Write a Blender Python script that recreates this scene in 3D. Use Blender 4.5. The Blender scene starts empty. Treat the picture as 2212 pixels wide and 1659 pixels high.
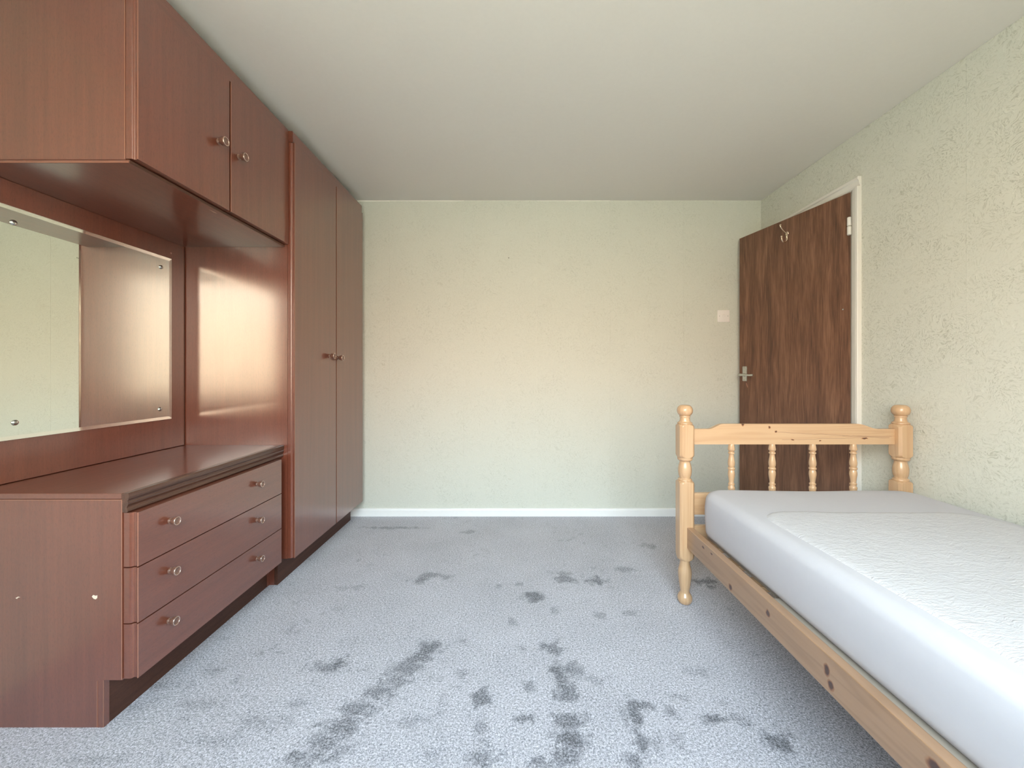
import bpy, bmesh, math, random
import numpy as np
from mathutils import Vector, Matrix, noise as mnoise

random.seed(4)
C = bpy.context.scene.collection
S = bpy.context.scene

# ------------------------------------------------------------------ camera
F, CX, CY, EYE = 867.36, 1114.9, 805.03, 1.034
cd = bpy.data.cameras.new('camera')
cam = bpy.data.objects.new('camera', cd)
C.objects.link(cam)
cam.location = (0, 0, EYE)
cam.rotation_euler = (math.pi / 2, 0, 0)
cd.sensor_width = 36
cd.lens = F / 2212 * 36
cd.shift_x = -(CX - 1106) / 2212
cd.shift_y = -(829.5 - CY) / 2212
cd.clip_start = 0.02
S.camera = cam

# ------------------------------------------------------------------ colour management / sampling
vs = S.view_settings
S.display_settings.display_device = 'sRGB'
vs.view_transform = 'Standard'
vs.look = 'None'
vs.gamma = 1
vs.use_curve_mapping = False
vs.exposure = 0.26
S.cycles.max_bounces = 14
S.cycles.diffuse_bounces = 10
S.cycles.glossy_bounces = 5
S.cycles.transparent_max_bounces = 8
S.cycles.sample_clamp_indirect = 6
S.cycles.caustics_reflective = False
S.cycles.caustics_refractive = False
S.cycles.use_denoising = True
S.cycles.denoiser = 'OPENIMAGEDENOISE'
S.cycles.denoising_input_passes = 'RGB_ALBEDO_NORMAL'
S.cycles.use_adaptive_sampling = False

# ------------------------------------------------------------------ room numbers
D, H = 2.903, 2.279          # back wall distance, ceiling height
XR, XL = 1.771, -1.650       # side walls
YW = -0.34                   # window wall behind the camera
WX0, WX1, WZ0, WZ1 = -0.80, 0.95, 0.76, 2.12

# ------------------------------------------------------------------ sky and sun
w = bpy.data.worlds.new('world')
S.world = w
w.use_nodes = True
nt = w.node_tree
nt.nodes.clear()
o = nt.nodes.new('ShaderNodeOutputWorld')
b = nt.nodes.new('ShaderNodeBackground')
tc = nt.nodes.new('ShaderNodeTexCoord')
sx = nt.nodes.new('ShaderNodeSeparateXYZ')
rp = nt.nodes.new('ShaderNodeValToRGB')
nt.links.new(tc.outputs['Generated'], sx.inputs[0])
nt.links.new(sx.outputs['Z'], rp.inputs[0])
nt.links.new(rp.outputs[0], b.inputs[0])
nt.links.new(b.outputs[0], o.inputs[0])
e = rp.color_ramp.elements
e[0].position = 0.0; e[0].color = (1.12, 0.84, 0.60, 1)
e[1].position = 1.0; e[1].color = (0.80, 1.02, 1.28, 1)
k = e.new(0.14); k.color = (1.38, 1.08, 0.84, 1)
k = e.new(0.38); k.color = (1.60, 1.93, 2.12, 1)
b.inputs[1].default_value = 11.0

sd = bpy.data.lights.new('sun', 'SUN')
sun = bpy.data.objects.new('sun', sd)
C.objects.link(sun)
sd.energy = 17.0
sd.angle = math.radians(1)
sd.color = (1.0, 0.90, 0.74)
# high sun over the far side of the house: it lights the garden, never the room
sun.rotation_euler = Vector((0.55, 0.35, 0.8)).to_track_quat('Z', 'Y').to_euler()

pl = bpy.data.lights.new('window_portal', 'AREA')
po = bpy.data.objects.new('window_portal', pl)
C.objects.link(po)
pl.shape = 'RECTANGLE'
pl.size = WX1 - WX0; pl.size_y = WZ1 - WZ0
pl.cycles.is_portal = True
po.location = ((WX0 + WX1) / 2, YW - 0.02, (WZ0 + WZ1) / 2)
po.rotation_euler = (math.pi / 2, 0, 0)   # -Z axis of the light points to +Y
# ------------------------------------------------------------------ helpers
ORG = {}


def empty(name, loc, label=None, cat=None, group=None, kind=None):
    ob = bpy.data.objects.new(name, None)
    C.objects.link(ob)
    ob.location = loc
    ob.empty_display_size = 0.05
    ORG[ob.name] = Vector(loc)
    tag(ob, label, cat, group, kind)
    return ob


def tag(ob, label=None, cat=None, group=None, kind=None):
    if label: ob['label'] = label
    if cat: ob['category'] = cat
    if group: ob['group'] = group
    if kind: ob['kind'] = kind
    return ob


class MB:
    """collects world-space geometry, then links it as one mesh object"""
    def __init__(self):
        self.v = []; self.f = []

    def add(self, verts, faces):
        n = len(self.v)
        self.v += [tuple(p) for p in verts]
        self.f += [tuple(i + n for i in fc) for fc in faces]
        return self

    def box(self, x0, x1, y0, y1, z0, z1, bev=0.0, seg=2):
        bm = bmesh.new()
        bmesh.ops.create_cube(bm, size=1)
        for v in bm.verts:
            v.co = Vector((x0 + (v.co.x + .5) * (x1 - x0), y0 + (v.co.y + .5) * (y1 - y0), z0 + (v.co.z + .5) * (z1 - z0)))
        if bev:
            bmesh.ops.bevel(bm, geom=bm.edges[:], offset=bev, segments=seg, profile=.5, affect='EDGES', clamp_overlap=True)
        bm.verts.index_update()
        self.add([v.co.copy() for v in bm.verts], [[v.index for v in f.verts] for f in bm.faces])
        bm.free()
        return self

    def prism(self, pts, axis, a0, a1):
        """closed polygon pts (u, v) extruded along axis ('x': u=y v=z, 'y': u=x v=z, 'z': u=x v=y)"""
        def P(u, v, a):
            return {'x': (a, u, v), 'y': (u, a, v), 'z': (u, v, a)}[axis]
        n = len(pts)
        vs_ = [P(u, v, a0) for u, v in pts] + [P(u, v, a1) for u, v in pts]
        fs = [list(range(n))[::-1], list(range(n, 2 * n))]
        fs += [[i, (i + 1) % n, n + (i + 1) % n, n + i] for i in range(n)]
        return self.add(vs_, fs)

    def loft(self, rings, cap=True):
        n = len(rings[0])
        vs_ = [p for r in rings for p in r]
        fs = []
        for k in range(len(rings) - 1):
            for i in range(n):
                j = (i + 1) % n
                fs.append([k * n + i, k * n + j, (k + 1) * n + j, (k + 1) * n + i])
        if cap:
            fs.append(list(range(n))[::-1])
            fs.append([(len(rings) - 1) * n + i for i in range(n)])
        return self.add(vs_, fs)

    def lathe(self, prof, origin, ax, n=32):
        """prof: (distance along ax, radius)"""
        ax = Vector(ax).normalized()
        u = ax.orthogonal().normalized(); v = ax.cross(u)
        O = Vector(origin)
        rings = []
        for t, r in prof:
            rings.append([O + ax * t + (u * math.cos(2 * math.pi * i / n) + v * math.sin(2 * math.pi * i / n)) * max(r, 1e-4) for i in range(n)])
        return self.loft(rings)

    def tube(self, pts, rad, n=12):
        pts = [Vector(p) for p in pts]
        rads = rad if isinstance(rad, (list, tuple)) else [rad] * len(pts)
        rings = []
        up = Vector((0.13, 0.21, 1)).normalized()
        for i, p in enumerate(pts):
            d = (pts[min(i + 1, len(pts) - 1)] - pts[max(i - 1, 0)]).normalized()
            a = d.cross(up)
            if a.length < .05: a = d.cross(Vector((1, 0, 0)))
            a.normalize(); b_ = d.cross(a)
            rings.append([p + (a * math.cos(2 * math.pi * k / n) + b_ * math.sin(2 * math.pi * k / n)) * rads[i] for k in range(n)])
        return self.loft(rings)

    def build(self, name, mat, parent=None, smooth=False, fix=True):
        me = bpy.data.meshes.new(name)
        org = ORG.get(parent.name, Vector((0, 0, 0))) if parent else Vector((0, 0, 0))
        me.from_pydata([(Vector(p) - org)[:] for p in self.v], [], self.f)
        me.materials.append(mat)
        if fix:
            bm = bmesh.new(); bm.from_mesh(me)
            bmesh.ops.recalc_face_normals(bm, faces=bm.faces[:])
            bm.to_mesh(me); bm.free()
        if smooth:
            me.polygons.foreach_set('use_smooth', [True] * len(me.polygons))
            me.set_sharp_from_angle(angle=math.radians(smooth if smooth > 1 else 38))
        me.update()
        ob = bpy.data.objects.new(name, me)
        C.objects.link(ob)
        if parent:
            ob.parent = parent
        ORG[ob.name] = org
        return ob


# ------------------------------------------------------------------ materials
def new_mat(name):
    m = bpy.data.materials.new(name)
    m.use_nodes = True
    t = m.node_tree
    p = t.nodes['Principled BSDF']
    return m, t, p


class N:
    """small node-building shorthand"""
    def __init__(self, t): self.t = t

    def node(self, typ, **kw):
        n = self.t.nodes.new(typ)
        for k_, v_ in kw.items(): setattr(n, k_, v_)
        return n

    def link(self, a, b_): self.t.links.new(a, b_)

    def val(self, s, x):
        if isinstance(x, (int, float)): s.default_value = x
        elif isinstance(x, (tuple, list)): s.default_value = x
        else: self.link(x, s)

    def math(self, op, a, b_=None, c=None, clamp=False):
        n = self.node('ShaderNodeMath', operation=op, use_clamp=clamp)
        self.val(n.inputs[0], a)
        if b_ is not None: self.val(n.inputs[1], b_)
        if c is not None: self.val(n.inputs[2], c)
        return n.outputs[0]

    def obj(self): return self.node('ShaderNodeTexCoord').outputs['Object']

    def mapping(self, v, loc=(0, 0, 0), rot=(0, 0, 0), scale=(1, 1, 1)):
        n = self.node('ShaderNodeMapping')
        self.link(v, n.inputs[0]); n.inputs[1].default_value = loc; n.inputs[2].default_value = rot; n.inputs[3].default_value = scale
        return n.outputs[0]

    def noise(self, v, scale, detail=3, rough=.5, dist=0.0, col=False):
        n = self.node('ShaderNodeTexNoise')
        if v is not None: self.link(v, n.inputs['Vector'])
        n.inputs['Scale'].default_value = scale; n.inputs['Detail'].default_value = detail
        n.inputs['Roughness'].default_value = rough; n.inputs['Distortion'].default_value = dist
        return n.outputs['Color' if col else 'Fac']

    def ramp(self, fac, stops):
        n = self.node('ShaderNodeValToRGB')
        self.link(fac, n.inputs[0])
        el = n.color_ramp.elements
        while len(el) < len(stops): el.new(.5)
        for i, (p, c) in enumerate(stops):
            el[i].position = p; el[i].color = (*c, 1) if len(c) == 3 else c
        return n.outputs[0]

    def mix(self, fac, a, b_, mode='MIX'):
        n = self.node('ShaderNodeMix', data_type='RGBA', blend_type=mode)
        self.val(n.inputs[0], fac)
        for s, x in ((n.inputs[6], a), (n.inputs[7], b_)):
            if isinstance(x, tuple): s.default_value = (*x, 1) if len(x) == 3 else x
            else: self.link(x, s)
        return n.outputs[2]

    def bump(self, h, strength=.3, dist=.002):
        n = self.node('ShaderNodeBump')
        n.inputs['Strength'].default_value = strength; n.inputs['Distance'].default_value = dist
        self.link(h, n.inputs['Height'])
        return n.outputs[0]


def flat(name, col, rough=.5, metal=0.0, coat=0.0, bump=None):
    m, t, p = new_mat(name)
    p.inputs['Base Color'].default_value = (*col, 1)
    p.inputs['Roughness'].default_value = rough
    p.inputs['Metallic'].default_value = metal
    p.inputs['Coat Weight'].default_value = coat
    n = N(t)
    f = n.noise(n.obj(), 60, 4)
    c = n.mix(n.math('MULTIPLY', f, .16), (*col,), tuple(x * .75 for x in col))
    n.link(c, p.inputs['Base Color'])
    if bump:
        n.link(n.bump(n.noise(n.obj(), bump[0], 4), bump[1], bump[2]), p.inputs['Normal'])
    return m


def mahogany(name, grain='z', base=(0.172, 0.046, 0.024), dark=(0.125, 0.033, 0.018), rough=.40, coat=1.0):
    m, t, p = new_mat(name)
    n = N(t)
    sc = {'z': (1, 1, .03), 'y': (1, .03, 1), 'x': (.03, 1, 1)}[grain]
    v = n.mapping(n.obj(), scale=sc)
    a = n.noise(v, 38, 4, .6, .6)
    f = n.noise(v, 190, 3, .6)
    s = n.math('ADD', n.math('MULTIPLY', a, .6), n.math('MULTIPLY', f, .4))
    c = n.ramp(s, [(.36, dark), (.64, base)])
    big = n.noise(n.obj(), 2.2, 2)
    c = n.mix(n.math('MULTIPLY', big, .35), c, (base[0] * 1.25, base[1] * 1.12, base[2] * .95))
    sv = {'z': (1, 1, .12), 'y': (1, .12, 1), 'x': (.12, 1, 1)}[grain]
    pore = n.noise(n.mapping(n.obj(), scale=sv), 700, 2, .5)
    pm = n.math('SUBTRACT', 1.0, n.math('MULTIPLY', n.math('GREATER_THAN', pore, .60), .22))
    c = n.mix(1.0, c, n.node('ShaderNodeCombineColor').outputs[0], 'MULTIPLY') if False else c
    cc = n.node('ShaderNodeCombineColor')
    for i in range(3): n.link(pm, cc.inputs[i])
    c = n.mix(1.0, c, cc.outputs[0], 'MULTIPLY')
    n.link(c, p.inputs['Base Color'])
    p.inputs['Roughness'].default_value = rough
    p.inputs['Specular IOR Level'].default_value = .5 * coat + .1
    p.inputs['Coat Weight'].default_value = coat
    p.inputs['Coat IOR'].default_value = 1.75
    p.inputs['Coat Roughness'].default_value = .19
    n.link(n.bump(n.math('ADD', f, n.math('MULTIPLY', pore, .5)), .10, .0006), p.inputs['Normal'])
    return m


def pine(name, grain='z', knots=(), base=(0.57, 0.365, 0.21), ring=(0.47, 0.27, 0.14), rough=.28, lines=()):
    """knots: (x, y, z, rx, ry, rz) in the part's own coordinates"""
    m, t, p = new_mat(name)
    n = N(t)
    ob = n.obj()
    mask = None
    wv = n.noise(ob, 70, 2, .5, 0, col=True)
    wn = n.node('ShaderNodeVectorMath', operation='MULTIPLY_ADD')
    n.link(wv, wn.inputs[0]); wn.inputs[1].default_value = (.008, .008, .008); n.link(ob, wn.inputs[2])
    sh = n.node('ShaderNodeVectorMath', operation='SUBTRACT')
    n.link(wn.outputs[0], sh.inputs[0]); sh.inputs[1].default_value = (.004, .004, .004)
    obk = sh.outputs[0]
    for (kx, ky, kz, rx, ry, rz) in knots:
        q = n.mapping(obk, loc=(-kx / rx, -ky / ry, -kz / rz), scale=(1 / rx, 1 / ry, 1 / rz))
        ln = n.node('ShaderNodeVectorMath', operation='LENGTH')
        n.link(q, ln.inputs[0])
        mk = n.math('SUBTRACT', 1.6, ln.outputs['Value'], clamp=True)
        mask = mk if mask is None else n.math('MAXIMUM', mask, mk)
    sc = {'z': (1, 1, .05), 'y': (1, .05, 1), 'x': (.05, 1, 1)}[grain]
    v = n.mapping(ob, scale=sc)
    d = n.noise(v, 9, 3, .5, .5)
    ph = n.math('MULTIPLY', d, 26)
    if mask is not None:
        ph = n.math('ADD', ph, n.math('MULTIPLY', mask, 3.0))
    s = n.math('SINE', n.math('MULTIPLY', ph, 3.0))
    s = n.math('MULTIPLY_ADD', s, .5, .5)
    s = n.math('POWER', s, 2.2)
    f = n.noise(v, 220, 3, .6)
    c = n.mix(n.math('MULTIPLY', s, .52), base, ring)
    c = n.mix(n.math('MULTIPLY', f, .30), c, ring)
    if mask is not None:
        kd = n.ramp(mask, [(.0, (1, 1, 1)), (.35, (.80, .60, .42)), (.72, (.22, .11, .07)), (1, (.16, .08, .05))])
        c = n.mix(1.0, c, kd, 'MULTIPLY')
    for (pts_mask) in lines:
        c = pts_mask(n, ob, c)
    n.link(c, p.inputs['Base Color'])
    p.inputs['Roughness'].default_value = .45
    p.inputs['Coat Weight'].default_value = .8
    p.inputs['Coat Roughness'].default_value = .12
    n.link(n.bump(f, .06, .0005), p.inputs['Normal'])
    return m


def wallpaper(name, fleck=.5):
    m, t, p = new_mat(name)
    n = N(t)
    geo = n.node('ShaderNodeNewGeometry').outputs['Position']
    nv = n.noise(geo, 9, 2, .5, 0, col=True)
    add = n.node('ShaderNodeVectorMath', operation='MULTIPLY_ADD')
    n.link(nv, add.inputs[0]); add.inputs[1].default_value = (.16, .16, .16); n.link(geo, add.inputs[2])
    v = add.outputs[0]
    strokes = None
    for sc_, rot_ in (((52, 52, 170), (.5, .3, .2)), ((170, 170, 56), (.2, .6, .4)), ((110, 110, 110), (0, 0, 0))):
        a = n.noise(n.mapping(v, rot=rot_, scale=sc_), 1.0, 2.5, .55, .6)
        s = n.math('MULTIPLY', n.math('SUBTRACT', a, .575), 9.0, clamp=True)
        strokes = s if strokes is None else n.math('MAXIMUM', strokes, s)
    patch = n.math('MULTIPLY_ADD', n.noise(geo, 6, 3), 1.6, -.25, clamp=True)
    st = n.math('MULTIPLY', strokes, patch)
    light = n.noise(n.mapping(v, rot=(.3, .2, .6), scale=(58, 58, 150)), 1.0, 2, .5, .5)
    lt = n.math('MULTIPLY', n.math('SUBTRACT', light, .56), 8.0, clamp=True)
    base = (0.665, 0.672, 0.605)
    c = n.mix(n.math('MULTIPLY', lt, fleck * .6), base, (0.74, 0.75, 0.68))
    c = n.mix(n.math('MULTIPLY', st, fleck), c, (0.38, 0.39, 0.32))
    n.link(c, p.inputs['Base Color'])
    p.inputs['Roughness'].default_value = .62
    p.inputs['Specular IOR Level'].default_value = .3
    hh = n.math('SUBTRACT', lt, st)
    n.link(n.bump(hh, .35 * fleck + .05, .0015), p.inputs['Normal'])
    return m


M = {}
M['mah_z'] = mahogany('mahogany_laminate_upright', 'z')
M['mah_y'] = mahogany('mahogany_laminate_lengthwise', 'y')
M['mah_x'] = mahogany('mahogany_laminate_crosswise', 'x')
M['mah_trim'] = mahogany('mahogany_moulding', 'y', base=(.105, .048, .032), dark=(.040, .019, .014), rough=.45, coat=.35)
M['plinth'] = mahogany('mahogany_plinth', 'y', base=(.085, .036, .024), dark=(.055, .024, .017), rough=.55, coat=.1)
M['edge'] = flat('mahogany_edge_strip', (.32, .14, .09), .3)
M['knob'] = flat('bronze_brown_knob', (.17, .085, .06), .28, .05, .6)
M['knob_ring'] = flat('pale_copper_ring', (.78, .60, .52), .2, .85)
M['white'] = flat('white_gloss_paint', (.80, .78, .74), .32, 0, .3, (25, .05, .001))
M['skirt'] = flat('white_skirting_paint', (.93, .93, .93), .35, 0, .3, (20, .05, .001))
M['plastic'] = flat('white_switch_plastic', (.90, .86, .83), .3, 0, .2)
M['screw'] = flat('dull_steel_screw', (.25, .24, .22), .4, .8)
M['chrome'] = flat('satin_chrome', (.62, .63, .60), .22, 1.0)
M['brass'] = flat('worn_brass', (.80, .66, .52), .22, .95)
M['ceiling'] = flat('ceiling_emulsion', (.75, .725, .69), .85, 0, 0, (140, .12, .001))
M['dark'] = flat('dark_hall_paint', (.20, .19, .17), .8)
M['wp_back'] = wallpaper('wallpaper_sage_back', .42)
M['wp_right'] = wallpaper('wallpaper_sage_right', .85)
M['plaster'] = flat('white_plaster', (.94, .92, .86), .8, 0, 0, (50, .1, .001))
M['mattress'] = flat('white_jersey', (.52, .505, .54), .85, 0, 0, (900, .08, .0006))
M['board'] = flat('weathered_grey_board', (.36, .31, .26), .8, 0, 0, (300, .4, .001))
M['scuff'] = flat('chipped_pale_core', (.75, .62, .50), .7)

# mirror
m, t, p = new_mat('mirror_silver')
p.inputs['Base Color'].default_value = (.84, .87, .80, 1)
p.inputs['Metallic'].default_value = 1
p.inputs['Roughness'].default_value = .0
M['mirror'] = m
m, t, p = new_mat('mirror_bevel')
p.inputs['Base Color'].default_value = (.93, .93, .88, 1)
p.inputs['Metallic'].default_value = 1
p.inputs['Roughness'].default_value = .05
M['bevel'] = m

# quilted mattress protector
m, t, p = new_mat('white_quilted_cotton')
n = N(t)
g = n.node('ShaderNodeNewGeometry').outputs['Position']
dv = n.noise(g, 14, 2, .5, 0, col=True)
ad = n.node('ShaderNodeVectorMath', operation='MULTIPLY_ADD')
n.link(dv, ad.inputs[0]); ad.inputs[1].default_value = (.05, .05, .05); n.link(g, ad.inputs[2])
q = n.noise(n.mapping(ad.outputs[0], scale=(45, 120, 60)), 1.0, 4, .6, .8)
q2 = n.noise(g, 420, 2)
c = n.mix(n.math('MULTIPLY', n.math('SUBTRACT', .5, q), .5, clamp=True), (.56, .545, .57), (.37, .36, .375))
n.link(c, p.inputs['Base Color'])
p.inputs['Roughness'].default_value = .9
n.link(n.bump(n.math('ADD', q, n.math('MULTIPLY', q2, .12)), .55, .006), p.inputs['Normal'])
M['quilt'] = m

# brown veneered door: streaky grain
m, t, p = new_mat('brown_plywood_door')
n = N(t)
ob_ = n.obj()
wv = n.noise(n.mapping(ob_, scale=(1, 1, .35)), 5, 2, .5, 0, col=True)
ad = n.node('ShaderNodeVectorMath', operation='MULTIPLY_ADD')
n.link(wv, ad.inputs[0]); ad.inputs[1].default_value = (.10, .10, .10); n.link(ob_, ad.inputs[2])
a = n.noise(n.mapping(ad.outputs[0], scale=(1, 1, .06)), 26, 5, .62, .4)
f = n.noise(n.mapping(ob_, scale=(1, 1, .05)), 160, 3, .6)
s = n.math('ADD', n.math('MULTIPLY', a, .55), n.math('MULTIPLY', f, .45))
c = n.ramp(s, [(.36, (.085, .036, .022)), (.50, (.165, .074, .041)), (.66, (.27, .135, .078))])
n.link(c, p.inputs['Base Color'])
p.inputs['Roughness'].default_value = .48
p.inputs['Coat Weight'].default_value = .15
n.link(n.bump(s, .15, .0008), p.inputs['Normal'])
M['door'] = m

# carpet
m, t, p = new_mat('grey_heather_carpet')
n = N(t)
g = n.node('ShaderNodeNewGeometry').outputs['Position']
at = n.node('ShaderNodeAttribute', attribute_name='pile').outputs['Fac']
dv = n.noise(g, 60, 2, .5, 0, col=True)
ad = n.node('ShaderNodeVectorMath', operation='MULTIPLY_ADD')
n.link(dv, ad.inputs[0]); ad.inputs[1].default_value = (.012, .012, 0); n.link(g, ad.inputs[2])
a = n.noise(ad.outputs[0], 175, 4, .75)
a2 = n.noise(g, 480, 2, .6)
big = n.noise(g, 3.0, 3, .6)
s = n.math('ADD', n.math('MULTIPLY', a, .65), n.math('MULTIPLY', a2, .35))
s = n.math('SUBTRACT', s, n.math('MULTIPLY', n.math('MULTIPLY', at, n.math('MULTIPLY_ADD', n.noise(g, 130, 3, .7), 2.6, -.3, clamp=False)), .125))
s = n.math('ADD', s, n.math('MULTIPLY_ADD', big, .06, -.03))
c = n.ramp(s, [(.32, (.075, .078, .088)), (.43, (.25, .25, .285)), (.505, (.46, .455, .51)), (.61, (.82, .80, .89))])
n.link(c, p.inputs['Base Color'])
p.inputs['Roughness'].default_value = .95
p.inputs['Specular IOR Level'].default_value = .1
p.inputs['Sheen Weight'].default_value = .2
n.link(n.bump(s, .6, .003), p.inputs['Normal'])
M['carpet'] = m

# window pane
m, t, p = new_mat('window_glass')
n = N(t)
tr = n.node('ShaderNodeBsdfTransparent'); gl = n.node('ShaderNodeBsdfGlossy'); mx = n.node('ShaderNodeMixShader')
tr.inputs[0].default_value = (.96, .97, .96, 1)
gl.inputs['Roughness'].default_value = .0
mx.inputs[0].default_value = .05
n.link(tr.outputs[0], mx.inputs[1]); n.link(gl.outputs[0], mx.inputs[2])
n.link(mx.outputs[0], t.nodes['Material Output'].inputs['Surface'])
M['glass'] = m
M['ground'] = flat('outdoor_paving', (.46, .40, .30), .9, 0, 0, (8, .3, .02))

# ------------------------------------------------------------------ setting
def blob_list():
    B = []
    raw = [  # px, py, half width, half height, strength  (marks trodden into the pile)
        (732, 1432, 24, 13, 1.2), (700, 1440, 30, 10, .55), (715, 1450, 26, 8, .4), (925, 1400, 22, 14, .9), (905, 1418, 26, 12, .8),
        (880, 1440, 26, 14, .65), (850, 1470, 30, 16, .6), (815, 1500, 34, 16, .75), (775, 1530, 38, 18, .75), (735, 1565, 42, 22, .8),
        (700, 1600, 44, 22, .7), (660, 1640, 50, 22, .75), (745, 1615, 34, 14, .45),
        (1147, 1288, 17, 10, .9), (1222, 1252, 20, 8, .7), (1286, 1254, 20, 8, .9), (1215, 1238, 26, 5, .5), (934, 1243, 26, 5, .6),
        (906, 1252, 16, 6, .7), (962, 1247, 14, 6, .5), (1080, 1266, 10, 5, .5), (1120, 1262, 10, 4, .4), (1015, 1150, 16, 4, .5),
        (850, 1140, 60, 2.5, .5), (1197, 1318, 10, 8, .35), (1300, 1330, 14, 8, .4), (1362, 1325, 16, 6, .35), (1108, 1345, 8, 8, .4),
        (1195, 1400, 26, 14, .75), (1205, 1455, 18, 26, .95), (1238, 1445, 22, 18, .7), (1222, 1495, 26, 22, .75), (1145, 1482, 14, 14, .6),
        (1040, 1508, 20, 22, .85), (1136, 1552, 20, 8, .95), (1230, 1560, 36, 26, .8), (1232, 1590, 34, 22, 1.0), (1222, 1630, 32, 24, .7),
        (1035, 1570, 20, 36, .45), (1045, 1640, 34, 22, .65), (1165, 1650, 22, 14, .7), (1370, 1545, 13, 34, .9), (1384, 1524, 24, 10, .8),
        (1384, 1600, 12, 50, .85), (1352, 1560, 9, 50, .45), (1445, 1535, 18, 12, .6), (1358, 1640, 20, 20, .6), (1378, 1650, 12, 24, .8),
        (1540, 1553, 28, 9, .9), (1562, 1520, 12, 8, .55), (1465, 1600, 18, 30, .3), (1600, 1555, 20, 16, .35), (1690, 1610, 26, 26, .95),
        (1420, 1610, 12, 30, .35), (1528, 1258, 22, 9, .9), (560, 1560, 60, 18, .3), (430, 1520, 50, 12, .3), (470, 1600, 60, 16, .3),
        (190, 1640, 60, 10, .3), (350, 1480, 30, 10, .3), (1000, 1385, 16, 6, .3), (1000, 1455, 20, 8, .35), (1130, 1400, 16, 6, .35),
        (760, 1270, 30, 6, .3), (1350, 1230, 20, 6, .45), (1400, 1180, 16, 6, .4), (640, 1520, 24, 10, .3), (880, 1560, 30, 12, .3),
        (940, 1630, 30, 16, .3), (1290, 1470, 26, 12, .3), (1500, 1450, 26, 12, .3), (1460, 1505, 20, 9, .3)]
    for px, py, rx, ry, st in raw:
        y = EYE * F / (py - CY)
        x = (px - CX) * y / F
        B.append((x, y, rx * .88 * y / F, ry * .88 * y * y / (EYE * F), st))
    return B


def make_floor():
    step = .008
    xs = np.arange(XL - .1, XR + .1 + step, step); ys = np.arange(YW - .1, D + .1 + step, step)
    nx, ny = len(xs), len(ys)
    X, Y = np.meshgrid(xs, ys)
    co = np.zeros((nx * ny, 3)); co[:, 0] = X.ravel(); co[:, 1] = Y.ravel()
    att = np.zeros(nx * ny)
    rg = np.random.RandomState(3)
    # smooth random field used to ragged the outlines of the marks
    def field(cell):
        gx, gy = int((xs[-1] - xs[0]) / cell) + 3, int((ys[-1] - ys[0]) / cell) + 3
        g_ = rg.rand(gy, gx)
        fx = (co[:, 0] - xs[0]) / cell; fy = (co[:, 1] - ys[0]) / cell
        ix, iy = fx.astype(int), fy.astype(int); tx, ty = fx - ix, fy - iy
        tx = tx * tx * (3 - 2 * tx); ty = ty * ty * (3 - 2 * ty)
        return (g_[iy, ix] * (1 - tx) + g_[iy, ix + 1] * tx) * (1 - ty) + (g_[iy + 1, ix] * (1 - tx) + g_[iy + 1, ix + 1] * tx) * ty
    f1, f2, f3, f4 = field(.04), field(.018), field(.3), field(.009)
    for (bx, by, rx, ry, st) in blob_list():
        r = np.sqrt(((co[:, 0] - bx) / (rx * 1.25)) ** 2 + ((co[:, 1] - by) / (ry * 1.25)) ** 2) + (f1 - .5) * .9 + (f2 - .5) * .9 + (f4 - .5) * .7
        att = np.maximum(att, st * np.clip((1.15 - r) * 1.25, 0, 1))
    att += np.clip(f1 * .6 + f2 * .4 - .66, 0, 1) * 1.6 * np.clip(f3 * 2 - .7, 0, 1)
    me = bpy.data.meshes.new('floor')
    idx = np.arange(nx * ny).reshape(ny, nx)
    fa = np.stack([idx[:-1, :-1], idx[:-1, 1:], idx[1:, 1:], idx[1:, :-1]], -1).reshape(-1, 4)
    me.vertices.add(len(co)); me.vertices.foreach_set('co', co.ravel())
    me.loops.add(fa.size); me.loops.foreach_set('vertex_index', fa.ravel())
    me.polygons.add(len(fa)); me.polygons.foreach_set('loop_start', np.arange(0, fa.size, 4))
    me.polygons.foreach_set('loop_total', np.full(len(fa), 4))
    me.update(calc_edges=True)
    a_ = me.attributes.new('pile', 'FLOAT', 'POINT'); a_.data.foreach_set('value', att.astype(np.float32))
    me.materials.append(M['carpet'])
    ob = bpy.data.objects.new('floor', me); C.objects.link(ob)
    return tag(ob, 'grey heathered carpet with darker footmarks pressed into the pile', kind='structure')


make_floor()
T = .12
ob = MB().box(XL - T, XR + T, YW - T, D + T, H, H + .15).build('ceiling', M['ceiling']); tag(ob, 'plain off-white painted ceiling', kind='structure')
ob = MB().box(XL - T, XR + T, YW - T, D + T, -.25, -.004).build('floor_slab', M['dark']); tag(ob, 'solid floor below the carpet', kind='structure'); ob.name = 'trim_3'

wall_b = MB().box(XL - T, XR + T, D, D + T, -.2, H + .1).build('wall_back', M['plaster'])
tag(wall_b, 'back wall hung with pale sage green embossed wallpaper', kind='structure')
# wallpaper lengths, 53 cm apart, on the back wall
seams = [-1.38, -.914, -.378, .1506, .6795, 1.209]
edges = [XL] + seams + [XR]
tops = [H - .012, H - .007, H - .005, H - .0022, H - .0045, H - .001, H - .001]
for i in range(len(edges) - 1):
    MB().box(edges[i] + .00018, edges[i + 1] - .00018, D - .0016, D + .001, .03, tops[i], .0005, 1).build('wallpaper_length', M['wp_back'], wall_b)

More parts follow.
